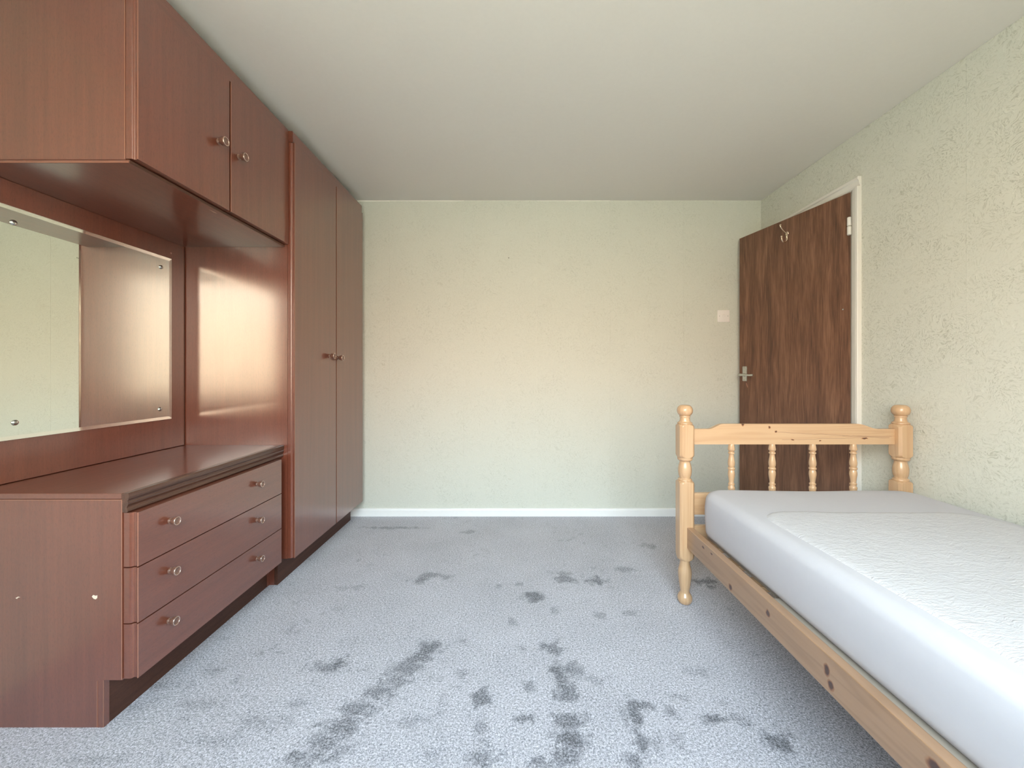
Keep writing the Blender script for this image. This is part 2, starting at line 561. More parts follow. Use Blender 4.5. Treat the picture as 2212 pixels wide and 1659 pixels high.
# right wall with the doorway
DY0, DY1, DZ = 2.104, 2.868, 1.990
wr = MB()
wr.box(XR, XR + T, YW - T, DY0, -.2, H + .1)
wr.box(XR, XR + T, DY1, D + T, -.2, H + .1)
wr.box(XR, XR + T, DY0, DY1, DZ, H + .1)
wall_r = wr.build('wall_right', M['plaster'])
tag(wall_r, 'right wall hung with sage green embossed wallpaper around the doorway', kind='structure')
for y0, y1, z0, z1 in ((YW, -.02, .05, H - .001), (-.02, .51, .05, H - .001), (.51, 1.045, .05, H - .001), (1.045, 1.578, .05, H - .001), (1.578, 2.06, .05, H - .001), (2.06, D, 2.03, H - .001)):
    MB().box(XR - .0016, XR + .001, y0 + .0002, y1 - .0002, z0, z1, .0002, 1).build('wallpaper_length', M['wp_right'], wall_r)

wall_l = MB().box(XL - T, XL, YW - T, D + T, -.2, H + .1).build('wall_left', M['wp_back'])
tag(wall_l, 'left wall behind the fitted furniture', kind='structure')
wf = MB()
wf.box(XL - T, WX0, YW - T, YW, -.2, H + .1); wf.box(WX1, XR + T, YW - T, YW, -.2, H + .1)
wf.box(WX0, WX1, YW - T, YW, -.2, WZ0); wf.box(WX0, WX1, YW - T, YW, WZ1, H + .1)
wall_f = wf.build('wall_front', M['wp_right'])
tag(wall_f, 'window wall behind the viewer', kind='structure')
# window
fr = MB()
for x in (WX0, (WX0 + WX1) / 2 + .25, WX1 - .05):
    fr.box(x, x + .05, YW - .09, YW - .03, WZ0, WZ1, .004)
fr.box(WX0, WX1, YW - .09, YW - .03, WZ0, WZ0 + .05, .004); fr.box(WX0, WX1, YW - .09, YW - .03, WZ1 - .05, WZ1, .004)
win = fr.build('window_1', M['white']); tag(win, 'white framed bedroom window', kind='structure')
MB().box(WX0 - .03, WX1 + .03, YW - .02, YW + .10, WZ0 - .03, WZ0, .006).build('window_sill', M['white'], win)
MB().box(WX0 + .05, (WX0 + WX1) / 2 + .25, YW - .062, YW - .058, WZ0 + .05, WZ1 - .05).build('pane', M['glass'], win)
MB().box((WX0 + WX1) / 2 + .30, WX1 - .05, YW - .062, YW - .058, WZ0 + .05, WZ1 - .05).build('pane', M['glass'], win)
# ground outside
ob = MB().add([(-60, -60, -2.9), (60, -60, -2.9), (60, 60, -2.9), (-60, 60, -2.9)], [(0, 1, 2, 3)]).build('ground', M['ground'])
tag(ob, 'paved ground outside the window', kind='structure')
# hall beyond the doorway
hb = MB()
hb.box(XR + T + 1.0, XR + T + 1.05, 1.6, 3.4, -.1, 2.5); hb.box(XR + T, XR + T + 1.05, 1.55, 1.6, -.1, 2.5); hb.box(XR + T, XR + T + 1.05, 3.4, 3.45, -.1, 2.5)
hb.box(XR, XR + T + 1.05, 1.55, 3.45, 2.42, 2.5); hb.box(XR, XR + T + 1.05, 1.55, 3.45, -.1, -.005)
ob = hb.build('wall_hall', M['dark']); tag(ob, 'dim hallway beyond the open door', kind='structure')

# skirting boards
sk = MB().prism([(D, 0), (D - .016, 0), (D - .016, .044), (D - .013, .052), (D - .006, .056), (D, .056)], 'x', XL, XR)
ob = sk.build('baseboard_back', M['skirt']); tag(ob, 'white skirting board along the back wall', kind='structure')
sk = MB().prism([(XR, 0), (XR - .016, 0), (XR - .016, .044), (XR - .013, .052), (XR - .006, .056), (XR, .056)], 'y', YW, 2.045)
ob = sk.build('baseboard_right', M['skirt']); tag(ob, 'white skirting board along the right wall', kind='structure')

# door frame
tr_ = empty('trim_1', (XR, 2.08, 0), 'white painted door frame around the brown door', kind='structure')
def arch_profile(a0, a1):     # a0 = outer edge, a1 = inner edge along the wall; returns (along, out of wall)
    s = 1 if a1 > a0 else -1
    L_ = abs(a1 - a0)
    return [(a0, XR + .001), (a0, XR - .020), (a0 + s * .003, XR - .023), (a0 + s * .016, XR - .023), (a0 + s * .021, XR - .017), (a0 + s * (L_ - .008), XR - .013), (a1, XR - .008), (a1, XR + .001)]
HT = 2.0416
y_out, y_in = 2.0565, 2.106
MB().prism([(x, y) for y, x in arch_profile(y_out, y_in)], 'z', 0, 1.9925).build('architrave', M['white'], tr_)
MB().prism([(x, z) for z, x in arch_profile(HT, 1.992)], 'y', y_out, D - .002).build('architrave', M['white'], tr_)
MB().prism([(x, y) for y, x in arch_profile(D - .002, DY1 - .002)], 'z', 0, 1.9925).build('architrave', M['white'], tr_)
MB().box(XR - .008, XR + T, DY0, DY0 + .006, 0, DZ).build('door_lining', M['white'], tr_)
MB().box(XR - .008, XR + T, DY1 - .006, DY1, 0, DZ).build('door_lining', M['white'], tr_)
MB().box(XR - .008, XR + T, DY0, DY1, DZ - .006, DZ).build('door_lining', M['white'], tr_)

# the door leaf, swung into the room
hx, hy = XR - .010, 2.113
ex, ey = 1.5851, 2.8501
du = Vector((ex - hx, ey - hy, 0)); DW = du.length; du.normalize()
dn = Vector((-du.y, du.x, 0))             # out of the visible face, into the room
if dn.x > 0: dn = -dn
door = empty('door_1', (hx, hy, 0), 'dark brown veneered door standing open against the right wall', kind='structure')


def DP(u, nn, z): return Vector((hx, hy, 0)) + du * u + dn * nn + Vector((0, 0, z))


def dbox(u0, u1, n0, n1, z0, z1, bev=.0015):
    mb = MB().box(u0, u1, n0, n1, z0, z1, bev)
    mb.v = [DP(*p) for p in mb.v]
    return mb


dbox(0, DW, -.038, 0, .012, 1.985, .0015).build('leaf', M['door'], door)
dbox(-.003, .0, -.038, .001, .012, 1.985, .0005).build('hanging_edge', M['dark'], door)
for hz in (1.804, .25):
    hg = MB()
    for z0, z1 in ((hz - .0455, hz - .002), (hz + .002, hz + .046)):
        hg.lathe([(0, .0075), (.002, .009), (z1 - z0 - .002, .009), (z1 - z0, .0075)], DP(-.001, .012, z0), (0, 0, 1), 20)
    mb = MB().box(.0, .013, -.002, .006, hz - .045, hz + .045, .0008); mb.v = [DP(*p) for p in mb.v]
    hg.add(mb.v, mb.f)
    tag(hg.build('hinge', M['white'], door, smooth=40), 'white painted hinge')
# lever handle
du0 = DW - .052
hd = dbox(du0 - .019, du0 + .019, 0, .006, 1.0 - .025, 1.0 + .078, .0022).build('handle_plate', M['chrome'], door)
zh = 1.018
lv = MB().lathe([(0, .011), (.006, .0105), (.010, .008), (.034, .0075), (.040, .009), (.046, .010), (.052, .008)], DP(du0 + .002, .004, zh), dn, 24)
pts = [(du0 + .002, .047, zh), (du0 - .012, .049, zh + .001), (du0 - .03, .050, zh + .001), (du0 - .055, .047, zh), (du0 - .085, .045, zh - .001), (du0 - .108, .046, zh), (du0 - .116, .046, zh)]
lv.tube([DP(*q_) for q_ in pts], [.009, .0085, .007, .006, .0065, .007, .004], 16)
lever = lv.build('lever_handle', M['chrome'], hd, smooth=50)
for zz in (1.068, .984):
    MB().lathe([(0, .003), (.0012, .003)], DP(du0 + .005, .0058, zz), dn, 12).build('screw', M['screw'], hd)
# twin coat hook near the top
hk_u, hk_z = .376, 1.893
hk = MB().lathe([(0, .010), (.002, .012), (.004, .010), (.006, .004)], DP(hk_u, 0, hk_z), dn, 20)
hk.lathe([(0, .006), (.002, .007), (.003, .005)], DP(hk_u, 0, hk_z - .032), dn, 16)
hk.add(*(lambda b_: ([DP(*p) for p in b_.v], b_.f))(MB().box(hk_u - .007, hk_u + .007, 0, .004, hk_z - .04, hk_z + .008, .0015)))
A = []
for k_ in range(11):
    a_ = math.pi * k_ / 10
    A.append((hk_u, .006 + .045 * math.sin(a_ * .55), hk_z + .002 + .033 * (k_ / 10) + .012 * math.sin(a_ * .5)))
hk.tube([DP(*q_) for q_ in A], [.004] * 10 + [.0058], 10)
hk.lathe([(-.006, .002), (-.003, .0065), (.003, .0065), (.006, .002)], DP(*A[-1]), (0, 0, 1), 14)
A = []
for k_ in range(13):
    a_ = -math.pi * .15 + math.pi * 1.25 * k_ / 12
    A.append((hk_u, .022 - .020 * math.cos(a_) , hk_z - .030 - .026 * math.sin(a_)))
hk.tube([DP(*q_) for q_ in A], [.0038] * 13, 10)
hk.lathe([(-.006, .002), (-.003, .006), (.003, .006), (.006, .002)], DP(*A[-1]), (0, 0, 1), 14)
tag(hk.build('coat_hook', M['brass'], door, smooth=45), 'small twin coat hook near the top of the door')
MB().lathe([(0, .0022), (.006, .0022), (.007, .004), (.008, .002)], DP(.035, 0, 1.372), dn, 10).build('nail', M['chrome'], door)
MB().add([DP(u_, .0006, z_) for u_, z_ in ((DW - .078, .936), (DW - .066, .962), (DW - .058, .964), (DW - .062, .948), (DW - .072, .93))], [(0, 1, 2, 3, 4)]).build('scratch', M['edge'], door)

# light switch on the back wall
sw = empty('light_switch', (1.496, D - .0016, 1.442), 'square white plastic light switch on the back wall beside the door', 'switch')
sxx, szz = 1.496, 1.442
MB().box(sxx - .0435, sxx + .0435, D - .0105, D - .0016, szz - .0435, szz + .0435, .003, 3).build('face_plate', M['plastic'], sw, smooth=40)
rk = []
for k_ in range(28):
    a_ = 2 * math.pi * k_ / 28
    rk.append((math.cos(a_) * .0085, math.sin(a_) * .0135))
r0 = [Vector((sxx + x, D - .010, szz + z)) for x, z in rk]
r1 = [Vector((sxx + x * .96, D - .0128 - z * .10, szz + z * .96)) for x, z in rk]
r2 = [Vector((sxx + x * .80, D - .0138 - z * .12, szz + z * .80)) for x, z in rk]
MB().loft([r0, r1, r2]).build('rocker', M['plastic'], sw, smooth=40)
for s_ in (-1, 1):
    MB().lathe([(0, .0024), (.0006, .0024)], (sxx + s_ * .0302, D - .0104, szz), (0, -1, 0), 12).build('screw', M['screw'], sw)
# nail in the back wall
ob = MB().lathe([(0, .0018), (.012, .0018), (.0125, .0035), (.0135, .0025)], (-.0535, D - .0016, 1.034 + 247 * D / F), (0, -1, 0), 12).build('nail', M['screw'])
tag(ob, 'tiny dark nail in the middle of the back wall', 'nail')
# ------------------------------------------------------------------ fitted furniture
KNOB = {}


def knob(parent, x, y, z, size=1.0):
    """turned knob whose axis points into the room (+x)"""
    if 'k' not in KNOB:
        prof = [(0, .0105), (.0015, .012), (.004, .0115), (.0055, .0085), (.008, .0078), (.0105, .0095), (.0135, .0135), (.018, .0150), (.023, .0152), (.026, .0165), (.0285, .0178), (.031, .0178), (.0325, .0168)]
        body = MB().lathe(prof + [(.0325, .0142), (.0300, .0125), (.0288, .0090), (.0292, .0040), (.0296, .0)], (0, 0, 0), (1, 0, 0), 36).build('knob', M['knob'], None, smooth=50)
        R_, r_ = .0155, .0013
        rings = []
        mb = MB(); nU, nV = 40, 10
        for i in range(nU):
            a_ = 2 * math.pi * i / nU
            for j in range(nV):
                b2 = 2 * math.pi * j / nV
                rr = R_ + r_ * math.cos(b2)
                mb.v.append((.0325 + r_ * math.sin(b2), rr * math.cos(a_), rr * math.sin(a_)))
        for i in range(nU):
            for j in range(nV):
                mb.f.append((i * nV + j, ((i + 1) % nU) * nV + j, ((i + 1) % nU) * nV + (j + 1) % nV, i * nV + (j + 1) % nV))
        # ring and body are one knob; the ring is a second material slot
        me = body.data
        me.materials.append(M['knob_ring'])
        bm = bmesh.new(); bm.from_mesh(me)
        vv = [bm.verts.new(q_) for q_ in mb.v]
        for fc in mb.f:
            f_ = bm.faces.new([vv[i] for i in fc]); f_.material_index = 1; f_.smooth = True
        bm.to_mesh(me); bm.free()
        KNOB['k'] = body
        o2 = body
    else:
        o2 = KNOB['k'].copy(); C.objects.link(o2)
    o2.name = 'knob'
    org = ORG[parent.name]
    o2.parent = parent
    o2.location = (x - org.x, y - org.y, z - org.z)
    o2.scale = (size,) * 3
    return o2


def front(name, parent, x0, x1, y0, y1, z0, z1, mat, ends=(1, 1), tops=(0, 0)):
    """door or drawer front: slab from x0 (back) to x1 (face) with moulded upright edges: rounded shoulder, groove, thin lip"""
    L_ = x1 - x0
    def prof(e):   # (x offset from back, inset) for an end
        if not e: return [(0, 0), (L_, 0)]
        q_ = [(0, .0)]
        for k_ in range(7):
            a_ = k_ / 6 * math.pi / 2
            q_.append((L_ * .40 + L_ * .20 * math.sin(a_), .005 * (1 - math.cos(a_))))
        q_ += [(L_ * .66, .0065), (L_ * .78, .0065), (L_ * .86, .0045), (L_ * .92, .0022), (L_ * .97, .0022), (L_, .0036)]
        return q_
    a = [(x0 + dx, y0 + i_) for dx, i_ in prof(ends[0])]
    b_ = [(x0 + dx, y1 - i_) for dx, i_ in prof(ends[1])]
    ob = MB().prism(a + b_[::-1], 'z', z0, z1).build(name, mat, parent, smooth=30)
    ob.data.materials.append(M['edge'])        # worn paler arrises of the moulded edge, bright highlights put into the colour
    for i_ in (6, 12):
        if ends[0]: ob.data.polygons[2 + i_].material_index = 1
    return ob


ZN = 1.170      # near end of dresser and overhead cabinet
ZW = 1.955      # near side of the wardrobe
ZE = 2.828      # far end of the wardrobe
XBK = -1.612    # face of the back board

# --- wardrobe
wd = empty('wardrobe', (-1.36, (ZW + ZE) / 2, 0), 'tall dark mahogany two-door fitted wardrobe standing next to the back wall', 'wardrobe')
XF_, XC_ = -1.080, -1.1125
sp = MB().prism([(XL + .002, .0), (-1.178, .0), (-1.178, .128), (XC_, .128), (XC_, 2.18), (XL + .002, 2.18)], 'y', ZW, ZW + .016)
sp.build('side_panel', M['mah_z'], wd)
sp = MB().prism([(XL + .002, .0), (-1.178, .0), (-1.178, .128), (XC_, .128), (XC_, 2.18), (XL + .002, 2.18)], 'y', ZE - .016, ZE)
sp.build('side_panel', M['mah_z'], wd)
MB().box(-1.178, -1.161, ZW, ZE - .012, 0, .128, .0008, 1).build('plinth', M['plinth'], wd)
MB().box(XL + .002, XC_ - .002, ZW + .016, ZE - .016, .128, .146).build('bottom_panel', M['mah_y'], wd)
MB().box(XL + .002, XC_ - .002, ZW + .016, ZE - .016, 2.15, 2.166).build('top_panel', M['mah_y'], wd)
MB().box(XL + .002, XL + .008, ZW + .016, ZE - .016, .146, 2.15).build('back_panel', M['mah_z'], wd)
MB().prism([(-1.135, 2.157), (-1.090, 2.157), (-1.0875, 2.161), (-1.0875, 2.206), (-1.0905, 2.212), (-1.135, 2.212)], 'y', ZW + .001, ZE).build('cornice', M['mah_y'], wd)
YG = 2.414
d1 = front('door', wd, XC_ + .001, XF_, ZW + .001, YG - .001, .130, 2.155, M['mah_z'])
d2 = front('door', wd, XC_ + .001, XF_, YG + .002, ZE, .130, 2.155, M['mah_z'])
knob(d1, XF_, 1.048 * F / (CX - 722.9), 1.034 + (CY - 769) * 2.32 / F, 1.0)
knob(d2, XF_, 1.048 * F / (CX - 740.8), 1.034 + (CY - 773) * 2.43 / F, 1.0)

# --- overhead cabinet
oc = empty('overhead_cabinet', (-1.36, (ZN + ZW) / 2, 1.646), 'two-door dark mahogany cupboard hung under the ceiling above the mirror', 'cabinet')
UX, UC = -1.105, -1.139
MB().box(XL + .002, UC, ZN, ZN + .016, 1.655, 2.2140, .0006, 1).build('side_panel', M['mah_z'], oc)
MB().box(XL + .002, -1.128, ZN + .0005, ZW - .001, 1.6455, 1.6548, .0008, 1).build('bottom_panel', M['mah_y'], oc)
MB().box(-1.1285, -1.1265, ZN + .0008, ZW - .001, 1.6458, 1.6545).build('bottom_edge_strip', M['mah_trim'], oc)
MB().box(XL + .004, -1.130, ZN - .0012, ZN + .0004, 1.6458, 1.6488).build('bottom_edge_strip', M['edge'], oc)
MB().box(UC - .0016, UC, ZN - .0012, ZN - .0001, 1.657, 2.212).build('side_edge_strip', M['edge'], oc)
MB().box(UC + .001, -1.1085, ZN + .0012, ZW - .001, 2.1625, 2.2150, .001, 1).build('fascia', M['mah_y'], oc)
MB().box(XL + .002, UC - .04, ZN + .016, ZW - .001, 2.14, 2.155).build('top_panel', M['mah_y'], oc)
MB().box(XL + .002, XL + .010, ZN + .016, ZW - .001, 1.6548, 2.14).build('back_panel', M['mah_z'], oc)
YU = 1.5525
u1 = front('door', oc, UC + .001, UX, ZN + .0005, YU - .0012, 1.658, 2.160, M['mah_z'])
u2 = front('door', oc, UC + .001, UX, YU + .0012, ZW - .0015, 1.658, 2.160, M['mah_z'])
yk = 1.073 * F / (CX - 489.5); knob(u1, UX, yk, 1.034 + (CY - 305.5) * yk / F, .95)
yk = 1.073 * F / (CX - 532.5); knob(u2, UX, yk, 1.034 + (CY - 339.5) * yk / F, .95)
# scuff under the cabinet
MB().add([(-1.150, 1.500, 1.6452), (-1.146, 1.53, 1.6452), (-1.149, 1.545, 1.6452), (-1.154, 1.53, 1.6452)], [(0, 1, 2, 3)]).build('scuff', M['edge'], oc)

# --- board behind the mirror
bb = MB().box(XL + .002, XBK, ZN - .30, ZW - .002, .684, 1.645, .0006, 1).build('back_board', M['mah_z'])
tag(bb, 'flat mahogany board on the left wall behind the frameless mirror', 'panel')
ORG[bb.name] = Vector((0, 0, 0))
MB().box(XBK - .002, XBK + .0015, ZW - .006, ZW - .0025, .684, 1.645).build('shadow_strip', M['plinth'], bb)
yk = 1.611 * F / (CX - 369.5)
MB().lathe([(0, .0042), (.0010, .0042), (.0016, .003)], (XBK, yk, 1.034 + (CY - 547) * yk / F), (1, 0, 0), 16).build('screw_cap', M['edge'], bb)

# --- mirror with bevelled edges
MY0, MY1, MZ0, MZ1 = 1.222, 1.8725, .820, 1.5640
bw, mt = .0125, .0055
mr = empty('mirror', (XBK, (MY0 + MY1) / 2, MZ0), 'large frameless wall mirror above the three-drawer dresser', 'mirror')
x_ = XBK + .0006
MB().add([(x_ + mt - .0009, MY0 + bw, MZ0 + bw), (x_ + mt - .0009, MY1 - bw, MZ0 + bw), (x_ + mt - .0009, MY1 - bw, MZ1 - bw), (x_ + mt - .0009, MY0 + bw, MZ1 - bw),
          (x_, MY0 + bw, MZ0 + bw), (x_, MY1 - bw, MZ0 + bw), (x_, MY1 - bw, MZ1 - bw), (x_, MY0 + bw, MZ1 - bw)],
         [(0, 1, 2, 3), (4, 5, 6, 7), (0, 1, 5, 4), (1, 2, 6, 5), (2, 3, 7, 6), (3, 0, 4, 7)]).build('glass', M['mirror'], mr)
lip = .0055
ou = [(MY0, MZ0), (MY1, MZ0), (MY1, MZ1), (MY0, MZ1)]
inn = [(MY0 + bw, MZ0 + bw), (MY1 - bw, MZ0 + bw), (MY1 - bw, MZ1 - bw), (MY0 + bw, MZ1 - bw)]
vv = [(x_, y, z) for y, z in ou] + [(x_ + lip, y, z) for y, z in ou] + [(x_ + mt - .0009, y, z) for y, z in inn]
ff = [(0, 1, 2, 3)]
for i in range(4):
    j = (i + 1) % 4
    ff += [(i, j, 4 + j, 4 + i), (4 + i, 4 + j, 8 + j, 8 + i)]
MB().add(vv, ff).build('bevelled_edge', M['bevel'], mr)
for px, py in ((34, 913), (347, 884), (31, 481), (349, 577)):
    yk = 1.604 * F / (CX - px)
    MB().lathe([(0, .0085), (.002, .0088), (.004, .0078), (.0058, .0045), (.0064, .001)], (x_ + mt - .0012, yk, 1.034 + (CY - py) * yk / F), (1, 0, 0), 24).build('domed_screw_cap', M['chrome'], mr, smooth=60)

# --- chest of drawers (dressing unit)
dr = empty('chest_of_drawers', (-1.36, (ZN + ZW) / 2, 0), 'low three-drawer mahogany dresser under the mirror beside the wardrobe', 'dresser')
DX, DC, DP_ = -1.106, -1.1475, -1.2015
TOPZ = .682
MB().prism([(XL + .002, .0), (DP_, .0), (DP_, .138), (DC, .138), (DC, TOPZ - .0175), (XL + .002, TOPZ - .0175)], 'y', ZN, ZN + .016).build('side_panel', M['mah_z'], dr)
MB().prism([(XL + .002, .0), (DP_, .0), (DP_, .138), (DC, .138), (DC, TOPZ - .0175), (XL + .002, TOPZ - .0175)], 'y', ZW - .018, ZW - .002).build('side_panel', M['mah_z'], dr)
es = MB()
es.box(DC - .0022, DC, ZN - .0009, ZN + .0002, .140, TOPZ - .0185)
es.box(XL + .004, DC, ZN - .0009, ZN + .0002, TOPZ - .0195, TOPZ - .0175)
es.box(DP_ - .0012, DP_, ZN - .0009, ZN + .0002, .001, .137); es.box(DP_ - .0195, DP_ - .0180, ZN - .0009, ZN + .0002, .001, .136)
tag(es.build('edge_strip', M['edge'], dr), 'pale worn edge lines of the side panel')
MB().box(XL + .002, -1.150, ZN - .0005, ZW - .001, TOPZ - .0165, TOPZ, .0008, 1).build('top', M['mah_y'], dr)
MB().box(DP_ - .017, DP_ - .001, ZN + .014, ZW - .002, 0, .138).build('plinth', M['plinth'], dr)
MB().box(XL + .002, XL + .008, ZN + .016, ZW - .018, .15, TOPZ - .0175).build('back_panel', M['mah_z'], dr)
MB().box(XL + .002, DC - .002, ZN + .016, ZW - .018, .139, .155).build('bottom_panel', M['mah_y'], dr)
# moulded rail along the front of the top
mp = [(-1.150, .6265), (-1.1335, .6265), (-1.1315, .630), (-1.1325, .6345), (-1.1345, .638), (-1.1342, .642), (-1.1320, .646), (-1.1300, .650), (-1.1298, .655),
      (-1.1318, .658), (-1.1310, .662), (-1.1290, .665), (-1.1280, .672), (-1.1280, .679), (-1.1300, .6825), (-1.1460, .6830), (-1.1480, .6815), (-1.150, .6815)]
MB().prism(mp, 'y', ZN - .0005, ZW - .002).build('moulded_rail', M['mah_trim'], dr)
MB().box(DC, DC + .010, 1.893, ZW - .018, .139, .6265).build('filler_strip', M['plinth'], dr)
hs = [(.4662, .6255), (.3018, .4638), (.1400, .2994)]
kn = [((388, 1125), (571, 1045.5)), ((388, 1233), (571, 1123.5)), ((386, 1341), (571, 1206.5))]
for (z0, z1), (ka, kb) in zip(hs, kn):
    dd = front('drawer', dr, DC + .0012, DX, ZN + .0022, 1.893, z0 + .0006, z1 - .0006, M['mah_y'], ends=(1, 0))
    for (px, py) in (ka, kb):
        yk = (-DX - .032) * F / (CX - px)
        knob(dd, DX, yk, 1.034 + (CY - py) * yk / F, .78)
# chips in the side panel
for px, py, s_ in ((205, 1290, 1.0), (38, 1291, .55)):
    xx = (px - CX) * ZN / F; zz = 1.034 + (CY - py) * ZN / F
    q_ = [(-.0085, .002), (-.004, .007), (.003, .0045), (.008, .006), (.0075, -.002), (.003, -.006), (-.003, -.0045)] if s_ == 1.0 else [(-.010, -.002), (.004, .006), (.016, .003), (.004, .001), (-.002, -.006)]
    MB().add([(xx + a_ * s_, ZN - .0006, zz + b_ * s_) for a_, b_ in q_], [tuple(range(len(q_)))]).build('chip', M['scuff'], dr)
# ------------------------------------------------------------------ pine bed
BX0, BX1, BY, BW = .7252, 1.6943, 1.7708, .065
HY = -.245                                  # near face of the head posts
bed_org = Vector((1.24, .77, 0))
bed = empty('bed', bed_org, 'single pine bed frame with turned posts along the right wall', 'bed')
PINE_POST = pine('pine_post', 'z')
PINE_X = pine('pine_cross_rail', 'x', knots=[(x - bed_org.x, 1.7966 - bed_org.y, z, rx, .012, rz) for x, z, rx, rz in (
    (1.0145, .8025, .0055, .006), (1.1335, .7895, .004, .0045), (1.1625, .7700, .0042, .0042), (1.237, .734, .006, .0028), (1.560, .7395, .011, .0028), (1.36, .7300, .004, .002), (1.640, .747, .012, .0016))])


def dark_seam(n_, ob_, c):
    """the long resin line that runs along the right half of the foot rail"""
    sp_ = n_.node('ShaderNodeSeparateXYZ'); n_.link(ob_, sp_.inputs[0])
    wob = n_.noise(ob_, 9, 3, .6)
    for (z_a, slope, x_a, x_b, th) in ((.7695, -.055, -.075, .43, .0017), (.7325, .030, -.05, .33, .0014), (.7520, -.02, .22, .44, .0014)):
        line = n_.math('ADD', n_.math('MULTIPLY', n_.math('SUBTRACT', sp_.outputs[0], x_a), slope), z_a)
        line = n_.math('ADD', line, n_.math('MULTIPLY_ADD', wob, .014, -.007))
        dz = n_.math('ABSOLUTE', n_.math('SUBTRACT', sp_.outputs[2], line))
        mk = n_.math('SUBTRACT', 1.0, n_.math('DIVIDE', dz, th), clamp=True)
        mk = n_.math('MULTIPLY', mk, n_.math('GREATER_THAN', sp_.outputs[0], x_a))
        mk = n_.math('MULTIPLY', mk, n_.math('LESS_THAN', sp_.outputs[0], x_b))
        c = n_.mix(n_.math('MULTIPLY', mk, .75), c, (.20, .09, .05))
    return c


PINE_FOOT = pine('pine_foot_rail', 'x', knots=[(x - bed_org.x, 1.7966 - bed_org.y, z, rx, .012, rz) for x, z, rx, rz in (
    (1.0145, .8025, .0055, .006), (1.1335, .7895, .004, .0045), (1.1625, .7700, .0042, .0042), (1.237, .734, .006, .0028), (1.560, .7395, .011, .0028), (1.36, .7300, .004, .002))], lines=(dark_seam,))
PINE_SIDE_SHADED = pine('pine_side_rail_shaded', 'y', base=(.36, .21, .12), ring=(.25, .14, .075), knots=[(.7543 - bed_org.x, y - bed_org.y, z, .02, ry, rz) for y, z, ry, rz in (  # darker pine: shade on the rail's upright face is put into the colour
    (1.413, .2785, .009, .009), (1.203, .3128, .008, .008), (.975, .312, .007, .011), (.962, .284, .0075, .009), (1.6195, .328, .008, .004), (.723, .322, .012, .010), (1.55, .335, .006, .003), (.55, .30, .01, .01))])

prof = [  # (height, lathe radius or None inside the square blocks)
    (.0, .018), (.0015, .0215), (.006, .0262), (.014, .0300), (.022, .0312), (.030, .0308), (.038, .0280), (.045, .0235), (.050, .0205), (.055, .0192), (.062, .0196), (.0755, .0222),
    (.0905, .0246), (.1055, .0264), (.121, .0280), (.1358, .0288), (.147, .0284), (.1556, .0271), (.165, .0245), (.1716, .0228), (.182, .0213), (.1985, .0208), (.2000, .0285), (.2015, .0325),
    (.206, .0355), (.212, .0385), (.220, .0420), (.230, .0455), (.2305, .06), (.5375, .06), (.538, .0455), (.543, .0415), (.547, .0370), (.550, .0325), (.5505, .0290), (.552, .0283), (.5545, .0296), (.558, .0290), (.5605, .0262),
    (.5625, .0236), (.565, .0232), (.570, .0250), (.578, .0270), (.588, .0284), (.599, .0289), (.609, .0280), (.619, .0262), (.628, .0238), (.6355, .0222), (.6385, .0224), (.6395, .0250), (.643, .0296), (.647, .0318), (.6515, .0320),
    (.6545, .0316), (.6555, .0325), (.658, .0345), (.662, .0380), (.667, .0420), (.671, .0455), (.6715, .06), (.7905, .06), (.791, .0455), (.7945, .0415), (.799, .0370), (.8030, .0328), (.8040, .0300), (.8048, .0300), (.807, .0322), (.8095, .0318), (.812, .0288), (.8135, .0262),
    (.8145, .0240), (.8185, .0222), (.8232, .0212), (.8290, .0206), (.8345, .0205), (.8355, .0226), (.8385, .0232), (.8405, .0226), (.8412, .0210), (.8440, .0245), (.849, .0288), (.855, .0322), (.8634, .0336), (.872, .0326), (.879, .0296), (.885, .0245), (.8885, .0190), (.8895, .0130), (.8900, .004)]


def post(xc, yc):
    half, ch = BW / 2, .0085
    nA = 96
    rings = []
    hs_ = prof
    for z, R_ in hs_:
        ring = []
        for i in range(nA):
            a_ = 2 * math.pi * (i + .5) / nA
            ca, sa = abs(math.cos(a_)), abs(math.sin(a_))
            rs = half / max(ca, sa)
            rc = (2 * half - ch) / (ca + sa)
            r_ = min(rs, rc, R_)
            ring.append((xc + r_ * math.cos(a_), yc + r_ * math.sin(a_), z))
        rings.append(ring)
    return MB().loft(rings).build('post', PINE_POST, bed, smooth=32)


for xc in (BX0 + BW / 2, BX1 + BW / 2):
    post(xc, BY + BW / 2)
    post(xc, HY + BW / 2)
SP = [(.0, .0118), (.004, .0122), (.0225, .0150), (.028, .0140), (.0305, .0110), (.0350, .0098), (.0362, .0130), (.039, .0136), (.0425, .0134), (.0440, .0108), (.047, .0100), (.058, .0112), (.070, .0130),
      (.083, .0147), (.093, .0142), (.100, .0125), (.1030, .0112), (.1045, .0140), (.107, .0150)]
RB, RT = .4935, .713      # top of lower rail, underside of the upper rail
half_ = (RT - RB) / 2
SP = [(t_ * half_ / .1095, r_) for t_, r_ in SP]
spind = [(RT - t_, r_) for t_, r_ in SP] + [(RB + t_, r_) for t_, r_ in SP[::-1]]
spind = [(RT + .004, .010)] + spind + [(RB - .004, .010)]


